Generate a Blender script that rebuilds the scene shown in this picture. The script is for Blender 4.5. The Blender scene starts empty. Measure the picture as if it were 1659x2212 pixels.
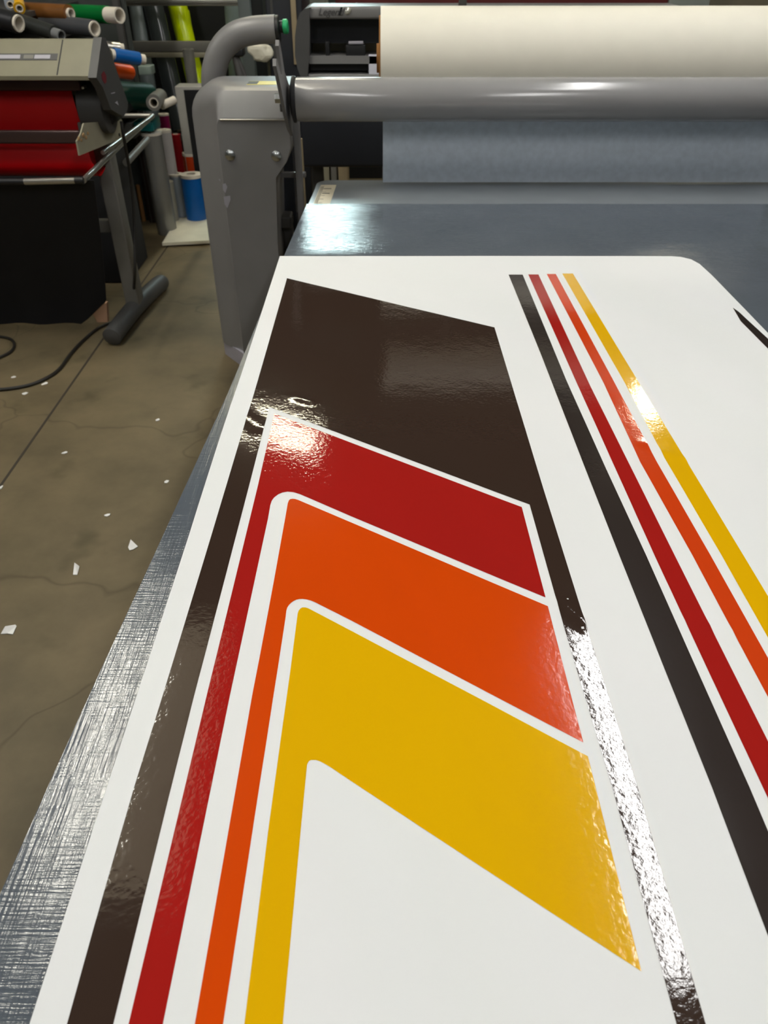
import bpy, bmesh, math, random
from mathutils import Vector, Matrix, noise
random.seed(7)
C = bpy.context.scene.collection
PI = math.pi
# ------------------------------------------------------------------ camera
HC = 1.65                    # camera height
F = 1650.0                   # focal length in pixels of a 1659x2212 frame
PIT = math.radians(37.0)     # looking down
cP, sP = math.cos(PIT), math.sin(PIT)
def ray(u, v):
    x = (u-829.5)/F; y = -(v-1106)/F
    return Vector((x, cP+y*sP, -sP+y*cP))
def onY(u, v, Y):
    d = ray(u, v); t = Y/d.y
    return Vector((d.x*t, Y, HC+d.z*t))
def onZ(u, v, Z):
    d = ray(u, v); t = (Z-HC)/d.z
    return Vector((d.x*t, d.y*t, Z))
def onX(u, v, X):
    d = ray(u, v); t = X/d.x
    return Vector((X, d.y*t, HC+d.z*t))
cam = bpy.data.cameras.new('camera'); co = bpy.data.objects.new('camera', cam); C.objects.link(co)
co.location = (0, 0, HC); co.rotation_euler = (PI/2-PIT, 0, 0)
cam.sensor_fit = 'VERTICAL'; cam.sensor_height = 36; cam.lens = F/2212*36
cam.clip_start = .02; cam.clip_end = 60
cam.dof.use_dof = True; cam.dof.focus_distance = 1.25; cam.dof.aperture_fstop = cam.lens/3.3
bpy.context.scene.camera = co
vs = bpy.context.scene.view_settings
vs.view_transform = 'Standard'; vs.look = 'None'; vs.gamma = 1; vs.use_curve_mapping = False
vs.exposure = 1.2

# ------------------------------------------------------------------ materials
MATS = {}
def srgb(r, g, b):
    f = lambda c: (c/255/12.92) if c/255 <= .04045 else ((c/255+.055)/1.055)**2.4
    return (f(r), f(g), f(b), 1)
def mat(name, col, rough=.5, metal=0, bump=None, mott=None, spec=.5, coat=0, emit=0, aniso=None, trans=0, alpha=1):
    """bump=(scale,strength[,distance]) noise bump; mott=(scale,amount) subtle colour mottling"""
    if name in MATS: return MATS[name]
    m = bpy.data.materials.new(name); m.use_nodes = True; nt = m.node_tree; N = nt.nodes; L = nt.links
    b = N['Principled BSDF']
    b.inputs['Base Color'].default_value = col; b.inputs['Roughness'].default_value = rough
    b.inputs['Metallic'].default_value = metal; b.inputs['Specular IOR Level'].default_value = spec
    b.inputs['Coat Weight'].default_value = coat
    b.inputs['Transmission Weight'].default_value = trans; b.inputs['Alpha'].default_value = alpha
    if emit:
        b.inputs['Emission Color'].default_value = col; b.inputs['Emission Strength'].default_value = emit
    tc = N.new('ShaderNodeTexCoord')
    ms = mott or (9, .06)
    n = N.new('ShaderNodeTexNoise'); n.inputs['Scale'].default_value = ms[0]; n.inputs['Detail'].default_value = 4
    L.new(tc.outputs['Object'], n.inputs['Vector'])
    r = N.new('ShaderNodeValToRGB')
    r.color_ramp.elements[0].position = .3; r.color_ramp.elements[1].position = .7
    a = ms[1]
    r.color_ramp.elements[0].color = tuple(c*(1-a) for c in col[:3])+(1,)
    r.color_ramp.elements[1].color = tuple(min(1, c*(1+a)) for c in col[:3])+(1,)
    L.new(n.outputs['Fac'], r.inputs['Fac'])
    if not emit: L.new(r.outputs['Color'], b.inputs['Base Color'])
    if bump:
        n2 = N.new('ShaderNodeTexNoise'); n2.inputs['Scale'].default_value = bump[0]; n2.inputs['Detail'].default_value = 3
        bp = N.new('ShaderNodeBump'); bp.inputs['Strength'].default_value = bump[1]
        bp.inputs['Distance'].default_value = bump[2] if len(bump) > 2 else .002
        L.new(tc.outputs['Object'], n2.inputs['Vector']); L.new(n2.outputs['Fac'], bp.inputs['Height'])
        L.new(bp.outputs['Normal'], b.inputs['Normal'])
    MATS[name] = m
    return m

def film(name, col, rough=.13, bump=.22):
    """glossy printed vinyl with the fine hammered texture of adhesive film"""
    m = mat(name, col, rough, mott=(3, .012), spec=.42)
    nt = m.node_tree; N = nt.nodes; L = nt.links; b = N['Principled BSDF']
    tc = N.new('ShaderNodeTexCoord')
    n = N.new('ShaderNodeTexNoise'); n.inputs['Scale'].default_value = 150; n.inputs['Detail'].default_value = 3
    n3 = N.new('ShaderNodeTexNoise'); n3.inputs['Scale'].default_value = 30; n3.inputs['Detail'].default_value = 2
    L.new(tc.outputs['Object'], n.inputs['Vector']); L.new(tc.outputs['Object'], n3.inputs['Vector'])
    b1 = N.new('ShaderNodeBump'); b1.inputs['Strength'].default_value = bump; b1.inputs['Distance'].default_value = .0006
    b2 = N.new('ShaderNodeBump'); b2.inputs['Strength'].default_value = .25; b2.inputs['Distance'].default_value = .001
    L.new(n3.outputs['Fac'], b2.inputs['Height']); L.new(n.outputs['Fac'], b1.inputs['Height'])
    L.new(b2.outputs['Normal'], b1.inputs['Normal']); L.new(b1.outputs['Normal'], b.inputs['Normal'])
    return m
M_white = film('white_vinyl', srgb(234, 236, 236), .5, .10)
M_white.node_tree.nodes['Principled BSDF'].inputs['Specular IOR Level'].default_value = .28
M_brown = film('dark_brown_vinyl', srgb(57, 44, 37), .06, .26)
M_black = film('soft_black_vinyl', srgb(50, 43, 40), .12, .2)
M_red = film('red_vinyl', srgb(164, 31, 26), .045, .34)
M_orange = film('orange_vinyl', srgb(214, 72, 8), .11)
M_orange2 = film('red_orange_vinyl', srgb(208, 66, 20), .085, .24)
M_yellow = film('yellow_vinyl', srgb(229, 177, 6), .085, .26)

def mat_cutting():
    m = bpy.data.materials.new('grey_cutting_mat'); m.use_nodes = True; nt = m.node_tree; N = nt.nodes; L = nt.links
    b = N['Principled BSDF']; b.inputs['Roughness'].default_value = .10; b.inputs['Specular IOR Level'].default_value = .36
    tc = N.new('ShaderNodeTexCoord')
    n = N.new('ShaderNodeTexNoise'); n.inputs['Scale'].default_value = 5; n.inputs['Detail'].default_value = 5
    r = N.new('ShaderNodeValToRGB'); r.color_ramp.elements[0].color = srgb(78, 85, 93); r.color_ramp.elements[1].color = srgb(98, 105, 113)
    L.new(tc.outputs['Object'], n.inputs['Vector']); L.new(n.outputs['Fac'], r.inputs['Fac']); L.new(r.outputs['Color'], b.inputs['Base Color'])
    # knife cuts and scuffs along both axes of the mat
    prev = None
    for sc, st, di in (((22, 330, 1), .42, .0010), ((300, 10, 1), .34, .0009), ((500, 700, 1), .15, .0004), ((9, 11, 1), .25, .004)):
        mp = N.new('ShaderNodeMapping'); mp.inputs['Scale'].default_value = sc
        t = N.new('ShaderNodeTexNoise'); t.inputs['Scale'].default_value = 1; t.inputs['Detail'].default_value = 2
        L.new(tc.outputs['Object'], mp.inputs['Vector']); L.new(mp.outputs['Vector'], t.inputs['Vector'])
        bp = N.new('ShaderNodeBump'); bp.inputs['Strength'].default_value = st; bp.inputs['Distance'].default_value = di
        L.new(t.outputs['Fac'], bp.inputs['Height'])
        if prev: L.new(prev.outputs['Normal'], bp.inputs['Normal'])
        prev = bp
    L.new(prev.outputs['Normal'], b.inputs['Normal'])
    return m
M_mat = mat_cutting()

def mat_floor():
    m = bpy.data.materials.new('stained_concrete'); m.use_nodes = True; nt = m.node_tree; N = nt.nodes; L = nt.links
    b = N['Principled BSDF']; b.inputs['Roughness'].default_value = .55; b.inputs['Specular IOR Level'].default_value = .35
    tc = N.new('ShaderNodeTexCoord')
    n = N.new('ShaderNodeTexNoise'); n.inputs['Scale'].default_value = 2.2; n.inputs['Detail'].default_value = 8; n.inputs['Roughness'].default_value = .6
    r = N.new('ShaderNodeValToRGB')
    e = r.color_ramp.elements
    e[0].position = .28; e[0].color = srgb(86, 77, 57); e[1].position = .7; e[1].color = srgb(124, 110, 83)
    L.new(tc.outputs['Object'], n.inputs['Vector']); L.new(n.outputs['Fac'], r.inputs['Fac'])
    # oily blotches
    n2 = N.new('ShaderNodeTexNoise'); n2.inputs['Scale'].default_value = 4.2; n2.inputs['Detail'].default_value = 3
    r2 = N.new('ShaderNodeValToRGB'); r2.color_ramp.elements[0].position = .62; r2.color_ramp.elements[0].color = (1, 1, 1, 1)
    r2.color_ramp.elements[1].position = .74; r2.color_ramp.elements[1].color = (.66, .68, .64, 1)
    L.new(tc.outputs['Object'], n2.inputs['Vector']); L.new(n2.outputs['Fac'], r2.inputs['Fac'])
    mx = N.new('ShaderNodeMix'); mx.data_type = 'RGBA'; mx.blend_type = 'MULTIPLY'; mx.inputs[0].default_value = 1
    L.new(r.outputs['Color'], mx.inputs[6]); L.new(r2.outputs['Color'], mx.inputs[7])
    # hairline cracks
    v = N.new('ShaderNodeTexVoronoi'); v.feature = 'DISTANCE_TO_EDGE'; v.inputs['Scale'].default_value = .9
    nz = N.new('ShaderNodeTexNoise'); nz.inputs['Scale'].default_value = 3
    ad = N.new('ShaderNodeMix'); ad.data_type = 'RGBA'; ad.blend_type = 'LINEAR_LIGHT'; ad.inputs[0].default_value = .22
    L.new(tc.outputs['Object'], nz.inputs['Vector']); L.new(tc.outputs['Object'], ad.inputs[6]); L.new(nz.outputs['Color'], ad.inputs[7])
    L.new(ad.outputs[2], v.inputs['Vector'])
    r3 = N.new('ShaderNodeValToRGB'); r3.color_ramp.elements[0].position = .0; r3.color_ramp.elements[0].color = (.72, .72, .70, 1)
    r3.color_ramp.elements[1].position = .008; r3.color_ramp.elements[1].color = (1, 1, 1, 1)
    L.new(v.outputs['Distance'], r3.inputs['Fac'])
    mx2 = N.new('ShaderNodeMix'); mx2.data_type = 'RGBA'; mx2.blend_type = 'MULTIPLY'; mx2.inputs[0].default_value = 1
    L.new(mx.outputs[2], mx2.inputs[6]); L.new(r3.outputs['Color'], mx2.inputs[7])
    L.new(mx2.outputs[2], b.inputs['Base Color'])
    bp = N.new('ShaderNodeBump'); bp.inputs['Strength'].default_value = .15; bp.inputs['Distance'].default_value = .004
    L.new(n.outputs['Fac'], bp.inputs['Height']); L.new(bp.outputs['Normal'], b.inputs['Normal'])
    return m
M_floor = mat_floor()

M_grey = mat('grey_powder_coat', srgb(128, 127, 127), .38, bump=(260, .12, .0006), mott=(6, .05), spec=.5)
M_greyd = mat('dark_grey_paint', srgb(74, 73, 72), .42, bump=(260, .1, .0006))
M_tube = mat('grey_lacquered_tube', srgb(150, 149, 149), .17, mott=(5, .04), bump=(12, .1, .002), spec=.6)
M_rubber = mat('black_rubber', srgb(28, 28, 30), .6)
M_blackp = mat('black_plastic', srgb(26, 27, 30), .45)
M_navy = mat('blue_black_metal', srgb(30, 33, 40), .5)
M_fabric = mat('black_fabric', srgb(22, 22, 26), .85, bump=(600, .3, .001))
M_alu = mat('brushed_aluminium', srgb(190, 188, 180), .3, metal=.85)
M_steel = mat('zinc_steel', srgb(200, 205, 205), .25, metal=1, bump=(900, .3, .0006))
M_foot = mat('pale_base_trim', srgb(168, 166, 176), .5)
M_green = mat('green_button_plastic', srgb(38, 178, 112), .35)
M_stick = mat('yellow_warning_sticker', srgb(222, 205, 90), .4)
M_cream = mat('cream_release_paper', srgb(238, 234, 218), .6, bump=(140, .05, .001), mott=(12, .015))
M_card = mat('brown_cardboard', srgb(160, 115, 65), .8)
M_web = mat('blue_grey_film_liner', srgb(205, 216, 228), .45, bump=(90, .18, .002), mott=(38, .07))
M_olive = mat('beige_grey_plastic', srgb(128, 124, 104), .45)
M_cap = mat('charcoal_plastic', srgb(76, 76, 76), .5)
M_beigeplate = mat('beige_plate', srgb(150, 145, 125), .45)
M_redsheet = mat('bright_red_sheet', srgb(205, 4, 14), .35, mott=(2, .02))
M_table = mat('table_grey_laminate', srgb(120, 126, 130), .3)
M_leg = mat('grey_stand_paint', srgb(118, 116, 110), .45)
M_wall = mat('dim_grey_wall', srgb(112, 112, 106), .8, mott=(1.5, .1))
M_ceil = mat('dark_ceiling_deck', srgb(80, 78, 74), .8, mott=(2, .1))
M_paper = mat('white_scrap_paper', srgb(235, 235, 232), .6)
M_offw = mat('off_white_board', srgb(232, 228, 208), .6)
M_core = mat('white_core_tube', srgb(225, 218, 205), .6)
M_cable = mat('black_cable_rubber', srgb(38, 36, 32), .5)
M_wood = mat('raw_wood_strip', srgb(158, 142, 112), .7)
M_ruler = mat('beige_ruler_tape', srgb(205, 196, 172), .5)
M_ink = mat('black_ink', srgb(40, 38, 36), .5)
M_lamp = mat('lamp_diffuser', (1.0, .985, .965, 1), .5, emit=15)
M_lampb = mat('aisle_lamp_diffuser', (1.0, .96, .84, 1), .5, emit=26)
M_glow = mat('mirrored_glow_panel', (1.0, .86, .60, 1), .5, emit=.62)  # weak glow of the added panel that the brown stripe mirrors
M_lamp2 = mat('far_lamp_diffuser', (1.0, .93, .68, 1), .5, emit=38)
M_lamp3 = mat('mat_streak_lamp', (.75, 1.0, 1.0, 1), .5, emit=40)
M_fix = mat('white_fixture_metal', srgb(215, 215, 212), .5)
def colr(name, r, g, b, rough=.35, **k): return mat(name, srgb(r, g, b), rough, **k)

# ------------------------------------------------------------------ mesh helpers
ROOT = {}
def obj(name, bm, m, parent=None, smooth=True, auto=35):
    me = bpy.data.meshes.new(name)
    bmesh.ops.recalc_face_normals(bm, faces=bm.faces)
    off = ROOT.get(parent.name, Vector()) if parent else Vector()
    if off.length: bmesh.ops.translate(bm, vec=-off, verts=bm.verts)
    bm.to_mesh(me); bm.free()
    me.materials.append(m)
    o = bpy.data.objects.new(name, me); C.objects.link(o)
    if smooth:
        for p in me.polygons: p.use_smooth = True
        try: me.set_sharp_from_angle(angle=math.radians(auto))
        except Exception: pass
    if parent:
        o.parent = parent; ROOT[o.name] = off
    else: ROOT[o.name] = Vector()
    return o
def thing(name, label, cat, loc=(0, 0, 0), group=None):
    o = bpy.data.objects.new(name, None); C.objects.link(o); o.empty_display_size = .05
    o.location = loc; o['label'] = label; o['category'] = cat
    if group: o['group'] = group
    ROOT[o.name] = Vector(loc)
    return o
def tag(o, label, cat, group=None, kind=None):
    o['label'] = label; o['category'] = cat
    if group: o['group'] = group
    if kind: o['kind'] = kind
    # put the origin of a one-mesh thing at its own base
    me = o.data; xs = [v.co for v in me.vertices]
    c = Vector((sum(v.x for v in xs)/len(xs), sum(v.y for v in xs)/len(xs), min(v.z for v in xs)))
    me.transform(Matrix.Translation(-c)); o.location = c; ROOT[o.name] = c
    return o
def struct(name, bm, m, parent=None, smooth=False):
    o = obj(name, bm, m, parent, smooth)
    if not parent: o['kind'] = 'structure'
    return o
def box(bm, x0, x1, y0, y1, z0, z1, bev=0):
    r = bmesh.ops.create_cube(bm, size=1)
    for v in r['verts']:
        v.co = Vector(((x0+x1)/2+v.co.x*(x1-x0), (y0+y1)/2+v.co.y*(y1-y0), (z0+z1)/2+v.co.z*(z1-z0)))
    if bev:
        es = list({e for v in r['verts'] for e in v.link_edges})
        bmesh.ops.bevel(bm, geom=es, offset=bev, segments=3, affect='EDGES', profile=.5)
    return bm
def B(*a, bev=0): return box(bmesh.new(), *a, bev=bev)
def frames(path, close=False):
    out = []; n = len(path); up = None
    for i, p in enumerate(path):
        t = (path[min(i+1, n-1)]-path[max(i-1, 0)]).normalized()
        if up is None:
            up = Vector((0, 0, 1)) if abs(t.z) < .9 else Vector((1, 0, 0))
        s = t.cross(up).normalized(); up = s.cross(t).normalized()
        out.append((p, s, up))
    return out
def tube(bm, path, r, seg=16, caps=True, prof=None):
    path = [Vector(p) for p in path]; rings = []
    for i, (p, s, u) in enumerate(frames(path)):
        rr = r[i] if isinstance(r, (list, tuple)) else r
        ring = []
        for k in range(seg):
            a = 2*PI*k/seg
            ring.append(bm.verts.new(p+s*math.cos(a)*rr+u*math.sin(a)*rr))
        rings.append(ring)
    for a, b in zip(rings, rings[1:]):
        for k in range(seg):
            bm.faces.new((a[k], a[(k+1) % seg], b[(k+1) % seg], b[k]))
    if caps:
        bm.faces.new(rings[0]); bm.faces.new(rings[-1])
    return bm
def smoothpath(pts, n=8):
    pts = [Vector(p) for p in pts]; out = []
    for i in range(len(pts)-1):
        p0 = pts[max(i-1, 0)]; p1 = pts[i]; p2 = pts[i+1]; p3 = pts[min(i+2, len(pts)-1)]
        for k in range(n):
            t = k/n
            out.append(.5*((2*p1)+(-p0+p2)*t+(2*p0-5*p1+4*p2-p3)*t*t+(-p0+3*p1-3*p2+p3)*t**3))
    out.append(pts[-1]); return out
def hollow(bm, p0, p1, ro, ri, seg=40):
    p0 = Vector(p0); p1 = Vector(p1)
    t = (p1-p0).normalized(); up = Vector((0, 0, 1)) if abs(t.z) < .9 else Vector((1, 0, 0))
    s = t.cross(up).normalized(); u = s.cross(t)
    R = []
    for p, r in ((p0, ro), (p1, ro), (p1, ri), (p0, ri)):
        R.append([bm.verts.new(p+(s*math.cos(2*PI*k/seg)+u*math.sin(2*PI*k/seg))*r) for k in range(seg)])
    for a, b in ((0, 1), (1, 2), (2, 3), (3, 0)):
        for k in range(seg):
            bm.faces.new((R[a][k], R[a][(k+1) % seg], R[b][(k+1) % seg], R[b][k]))
    return bm
def prism(bm, pts, vec):
    """pts: 3-D planar outline, extruded by vec"""
    vec = Vector(vec)
    a = [bm.verts.new(Vector(p)) for p in pts]; b = [bm.verts.new(Vector(p)+vec) for p in pts]
    bm.faces.new(a); bm.faces.new(b[::-1])
    n = len(a)
    for k in range(n): bm.faces.new((a[k], a[(k+1) % n], b[(k+1) % n], b[k]))
    return bm
def bevel_all(bm, off, seg=2, ang=30):
    es = [e for e in bm.edges if len(e.link_faces) == 2 and e.calc_face_angle(0) > math.radians(ang)]
    bmesh.ops.bevel(bm, geom=es, offset=off, segments=seg, affect='EDGES', profile=.5)
    return bm

# ------------------------------------------------------------------ the room
struct('floor', B(-7, 7, -3, 17, -.1, 0), M_floor)
struct('ceiling', B(-7, 7, -3, 17, 4.05, 4.15), M_ceil)
struct('wall_left', B(-7.1, -7, -3, 17, 0, 4.05), M_wall)
struct('wall_right', B(7, 7.1, -3, 17, 0, 4.05), M_wall)
struct('wall_back', B(-7, 7, 17, 17.1, 0, 4.05), M_wall)
struct('wall_front', B(-7, 7, -3.1, -3, 0, 4.05), M_wall)
# saw-cut joint in the slab, running towards the back
struct('trim_1', B(-1.447, -1.437, -2.9, 9, -.001, .0012), mat('joint_filler', srgb(58, 52, 42), .8))
# ceiling fixtures
def fixture(x, y, lx, ly, label, m=None, z=3.97, rot=0):
    t = thing('ceiling_light', label, 'light', (x, y, z), 'long strip lights under the ceiling')
    bm = B(x-lx/2-.03, x+lx/2+.03, y-ly/2-.03, y+ly/2+.03, z, z+.08, bev=.01); obj('housing', bm, M_fix, t)
    bm = B(x-lx/2, x+lx/2, y-ly/2, y+ly/2, z-.02, z+.005, bev=.008); obj('diffuser', bm, m or M_lamp, t); t.rotation_euler.z = rot
fixture(1.38, 2.68, .17, 2.3, 'strip light hanging over the right half of the print table')
fixture(-1.68, 2.85, .17, 1.9, 'strip light hanging over the aisle left of the print table', M_lampb)
wl = thing('ceiling_light', 'wide dim glowing panel added beside the aisle strip light for its reflection', 'light', (-1.33, 2.9, 3.97))  # unseen panel, added for the soft warm glow mirrored in the left brown stripe
obj('housing', B(-1.56, -1.10, 1.93, 3.87, 3.975, 4.04, bev=.01), M_fix, wl); obj('diffuser', B(-1.54, -1.12, 1.95, 3.85, 3.955, 3.98, bev=.006), M_glow, wl)
fixture(-1.15, 6.62, 1.25, .09, 'warm strip light crossing the aisle behind the laminating machine', M_lamp2, rot=-.62)
fixture(2.85, 7.4, .2, .7, 'warm strip light far behind the paper roll', M_lamp2)
fixture(-.70, 9.0, .74, .40, 'cool white lamp added low far back for the streak on the mat', M_lamp3, z=2.86)  # unseen lamp, added and placed for the pale streak mirrored on the mat's rear
fixture(1.38, -1.2, .17, 2.3, 'strip light behind the camera, right of the table')
fixture(-1.68, -1.2, .17, 2.3, 'strip light behind the camera, over the aisle')
fixture(-4.7, 2.7, .17, 2.3, 'strip light near the left wall')
fixture(4.4, 2.7, .17, 2.3, 'strip light near the right wall')
# ------------------------------------------------------------------ the table with its mat
ZT = .85
EDGE = [(683, 395), (611, 560), (555, 700), (493, 850), (402, 1050), (311, 1250), (218, 1450), (105, 1700), (3, 1930)]
epts = [onZ(u, v, ZT) for u, v in EDGE]
epts = [Vector((p.x, p.y)) for p in epts]
def edge_x(y):
    if y >= epts[0].y: return epts[0].x
    for a, b in zip(epts, epts[1:]):
        if b.y <= y <= a.y: return a.x+(b.x-a.x)*(a.y-y)/(a.y-b.y)
    return epts[-1].x
TY1 = onZ(760, 388, ZT).y
tbl = thing('work_table', 'long grey work table carrying the printed sheet', 'table', (.7, 1.2, 0))
# top: plan outline with rounded back-left corner
outl = []
for y in (-1.0, -.5, 0, .3, .6, .9, 1.2, 1.5, 1.9, 2.3, 2.7, 3.0, 3.2): outl.append((edge_x(y)+.004, y))
xb = edge_x(3.3)
for k in range(7):
    a = PI-k*PI/12; outl.append((xb+.06+.058*math.cos(a), TY1-.06+.058*math.sin(a)))
outl += [(1.85, TY1), (1.85, -1.0)]
bm = prism(bmesh.new(), [(x, y, ZT-.045) for x, y in outl], (0, 0, .043))
bevel_all(bm, .006, 2, 50); obj('tabletop', bm, M_table, tbl)
for i, (x, y) in enumerate(((.0, 3.1), (1.6, 3.1), (.0, 1.3), (1.6, 1.3), (.0, -.7), (1.6, -.7))):
    obj('leg', B(x-.03, x+.03, y-.03, y+.03, 0, ZT-.045, bev=.004), M_greyd, tbl)
for y in (3.1, 1.3, -.7): obj('cross_bar', B(.03, 1.57, y-.02, y+.02, .70, .80), M_greyd, tbl)
# ruler tape stuck along the left edge
bm = bmesh.new(); row = []
for y in [2.3+.04*i for i in range(26)]:
    if y > TY1-.07: break
    row.append((edge_x(y)+.022, edge_x(y)+.085, y))
vs_ = [(bm.verts.new((a, y, ZT-.0014)), bm.verts.new((b, y, ZT-.0014))) for a, b, y in row]
for p, q in zip(vs_, vs_[1:]): bm.faces.new((p[0], p[1], q[1], q[0]))
rl = obj('ruler_tape', bm, M_ruler, tbl)
bm = bmesh.new()
y = 2.9; i = 0
while y < TY1-.1:
    x0 = edge_x(y)+.024; ln = .03 if i % 5 == 0 else .014
    box(bm, x0, x0+ln, y-.0012, y+.0012, ZT-.0013, ZT-.0009); y += .01; i += 1
for yy in (3.13, 3.2):
    box(bm, edge_x(yy)+.04, edge_x(yy)+.07, yy-.004, yy+.004, ZT-.0013, ZT-.0009)
obj('tick_marks', bm, M_ink, rl, smooth=False)
# cutting mat lying on the table
MY1 = onZ(700, 442, ZT).y
def mat_h(x, y):
    e = x-edge_x(y)
    droop = .0013*math.sin((y-2.94)*2*PI/.27+1.5*max(0, x+.25))*math.exp(-((y-2.93)/.2)**2)*max(0, 1-abs(x+.1)/.9)
    return ZT+.0022+droop+.0016*noise.noise(Vector((x*2.2+4, y*2.0, 0)))*min(1, max(0, e/.1))
bm = bmesh.new(); G = []
ys = [-1.0+.05*i for i in range(int((MY1+1.0)/.05)+1)]+[MY1]
for y in ys:
    ex = edge_x(y); r = []
    for s in (0, .012, .025, .04, .06, .09, .13, .2, .3, .42, .56, .7, .85, 1.0, 1.2, 1.4, 1.6, 1.8, 2.0):
        x = min(ex+s, 1.83+0*s) if s < 2.0 else 1.84
        r.append(bm.verts.new((x, y, mat_h(x, y))))
    G.append(r)
for a, b in zip(G, G[1:]):
    for k in range(len(a)-1): bm.faces.new((a[k], a[k+1], b[k+1], b[k]))
r = bmesh.ops.extrude_face_region(bm, geom=list(bm.faces))
for v in [g for g in r['geom'] if isinstance(g, bmesh.types.BMVert)]: v.co.z -= .0035
o = obj('cutting_mat', bm, M_mat)
tag(o, 'glossy grey cutting mat full of knife cuts under the printed sheet', 'mat')

# ------------------------------------------------------------------ the printed sheet
ZS = ZT+.0075
CREASES = [  # pixel segment, ridge height, half width
    ((1213, 1300), (1262, 1345), .0022, .009),
    ((1262, 1345), (1345, 1362), .0010, .010),
    ((1395, 960), (1485, 995), .0016, .010),
    ((1490, 1340), (1575, 1362), .0012, .010),
    ((640, 858), (672, 868), .0018, .010),
    ((505, 880), (560, 925), .0014, .016),
]
CR = [(onZ(*a, ZS).to_2d(), onZ(*b, ZS).to_2d(), h, w) for a, b, h, w in CREASES]
def sheet_h(x, y):
    z = ZS+.0011*noise.noise(Vector((x*2.3+1.7, y*1.9+5.1, .3)))+.00035*noise.noise(Vector((x*8, y*6.5, 2.2)))
    p = Vector((x, y))
    for a, b, h, w in CR:
        d = b-a; t = max(0, min(1, (p-a).dot(d)/d.length_squared))
        q = (p-(a+d*t)).length
        if q < 3*w: z += h*math.exp(-(q/w)**2)
    # the left margin puckers up a little off the mat
    e = x-SX0
    if e < .09: z += (1-e/.09)**2*.0032*max(0, math.sin((y-1.0)*5.5))*(1 if .9 < y < 1.6 else 0)
    return z
SX0 = -.3235
SX1 = onZ(1588, 646, ZS).x
SY0 = -.35; SY1 = onZ(1000, 553, ZS).y
def drape(name, pts, m, off, parent=None, step=.01):
    """flat outline (plan) cut on a fine grid and laid on the undulating sheet"""
    bm = bmesh.new()
    f = bm.faces.new([bm.verts.new((x, y, 0)) for x, y in pts])
    x0 = min(p[0] for p in pts); x1 = max(p[0] for p in pts); y0 = min(p[1] for p in pts); y1 = max(p[1] for p in pts)
    for ax, lo, hi in ((0, x0, x1), (1, y0, y1)):
        k = math.floor(lo/step)+1
        while k*step < hi-1e-6:
            pc = Vector((k*step, 0, 0)) if ax == 0 else Vector((0, k*step, 0))
            pn = Vector((1, 0, 0)) if ax == 0 else Vector((0, 1, 0))
            bmesh.ops.bisect_plane(bm, geom=list(bm.verts)+list(bm.edges)+list(bm.faces), plane_co=pc, plane_no=pn, dist=1e-7)
            k += 1
    for v in bm.verts: v.co.z = sheet_h(v.co.x, v.co.y)+off
    o = obj(name, bm, m, parent, auto=80)
    for p in o.data.polygons:
        if p.normal.z < 0: o.data.flip_normals(); break
    return o
c1 = onZ(1490, 553, ZS)
so = [(SX0, SY0), (SX1, SY0), (SX1, SY1-.16), (SX1-.004, SY1-.07), (SX1-.016, SY1-.03), (SX1-.04, SY1-.007), (SX1-.07, SY1), (SX0, SY1)]
sheet = drape('printed_sheet', so, M_white, 0)
sheet['label'] = 'large white vinyl sheet printed with brown, red, orange and yellow stripes on the table'
sheet['category'] = 'print'
def px(pts, ext=None):
    return [onZ(u, v, ZS).to_2d()[:] for u, v in pts]
def graphic(name, pts, m, label=None):
    o = drape(name, pts, m, .0004, sheet)
    if label: o['label'] = label
    return o
def extend(a, b, ynew):
    """carry line a->b (plan) on to y = ynew"""
    t = (ynew-a[1])/(b[1]-a[1]); return (a[0]+(b[0]-a[0])*t, ynew)
YB = .02
def closed(left, right):
    """left/right: pixel chains from top to the picture's lower edge; both are carried on to YB"""
    l = px(left); r = px(right)
    return l+[extend(l[-2], l[-1], YB), extend(r[-2], r[-1], YB)]+r[::-1]
# the big arrow: brown
l = px([(620, 601), (549, 850), (489, 1050), (352, 1500), (290, 1700), (204, 2000), (145, 2212)])
li = px([(582, 880), (538, 1050), (420, 1500), (365, 1720), (245, 2212)])
ri = px([(1144, 1090), (1220, 1360), (1322, 1700), (1461, 2212)])
ro = px([(1068, 708), (1175, 1060), (1269, 1360), (1377, 1700), (1524, 2212)])
graphic('brown_stripe', l+[extend(l[-2], l[-1], YB), extend(li[-2], li[-1], YB)]+li[::-1]+ri+[extend(ri[-2], ri[-1], YB), extend(ro[-2], ro[-1], YB)]+ro[::-1],
        M_brown, 'glossy dark brown outer stripe')
l = px([(592.5, 894), (557, 1050), (447, 1500), (278, 2212)])
r = px([(1127, 1095.5), (1178.4, 1290.5), (1100, 1258), (760, 1116), (668, 1076), (648, 1067.5), (634, 1063.2), (621, 1062), (610, 1064), (601, 1068), (592, 1075), (587, 1082), (584, 1091), (579, 1120), (538, 1309), (497, 1500), (352, 2212)])
graphic('red_stripe', l+[extend(l[-2], l[-1], YB), extend(r[-2], r[-1], YB)]+r[::-1], M_red, 'glossy red stripe')
l = px([(644, 1080), (637.5, 1078), (632, 1077.5), (627, 1078.3), (624, 1081), (621.7, 1087), (616, 1120), (592.5, 1250), (560, 1423.6), (545, 1500), (421, 2212)])
r = px([(1183.4, 1309.5), (1260, 1604), (1050, 1494), (760, 1341), (680.5, 1300.6), (671, 1296.6), (662.5, 1294.6), (654, 1293.4), (646.8, 1293.6), (640, 1295), (634.7, 1297.6), (628.5, 1302), (624, 1306.7), (620.5, 1312), (618.5, 1318.7), (617, 1332), (599, 1450), (591, 1500), (575.7, 1600), (560, 1700), (482, 2212)])
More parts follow.
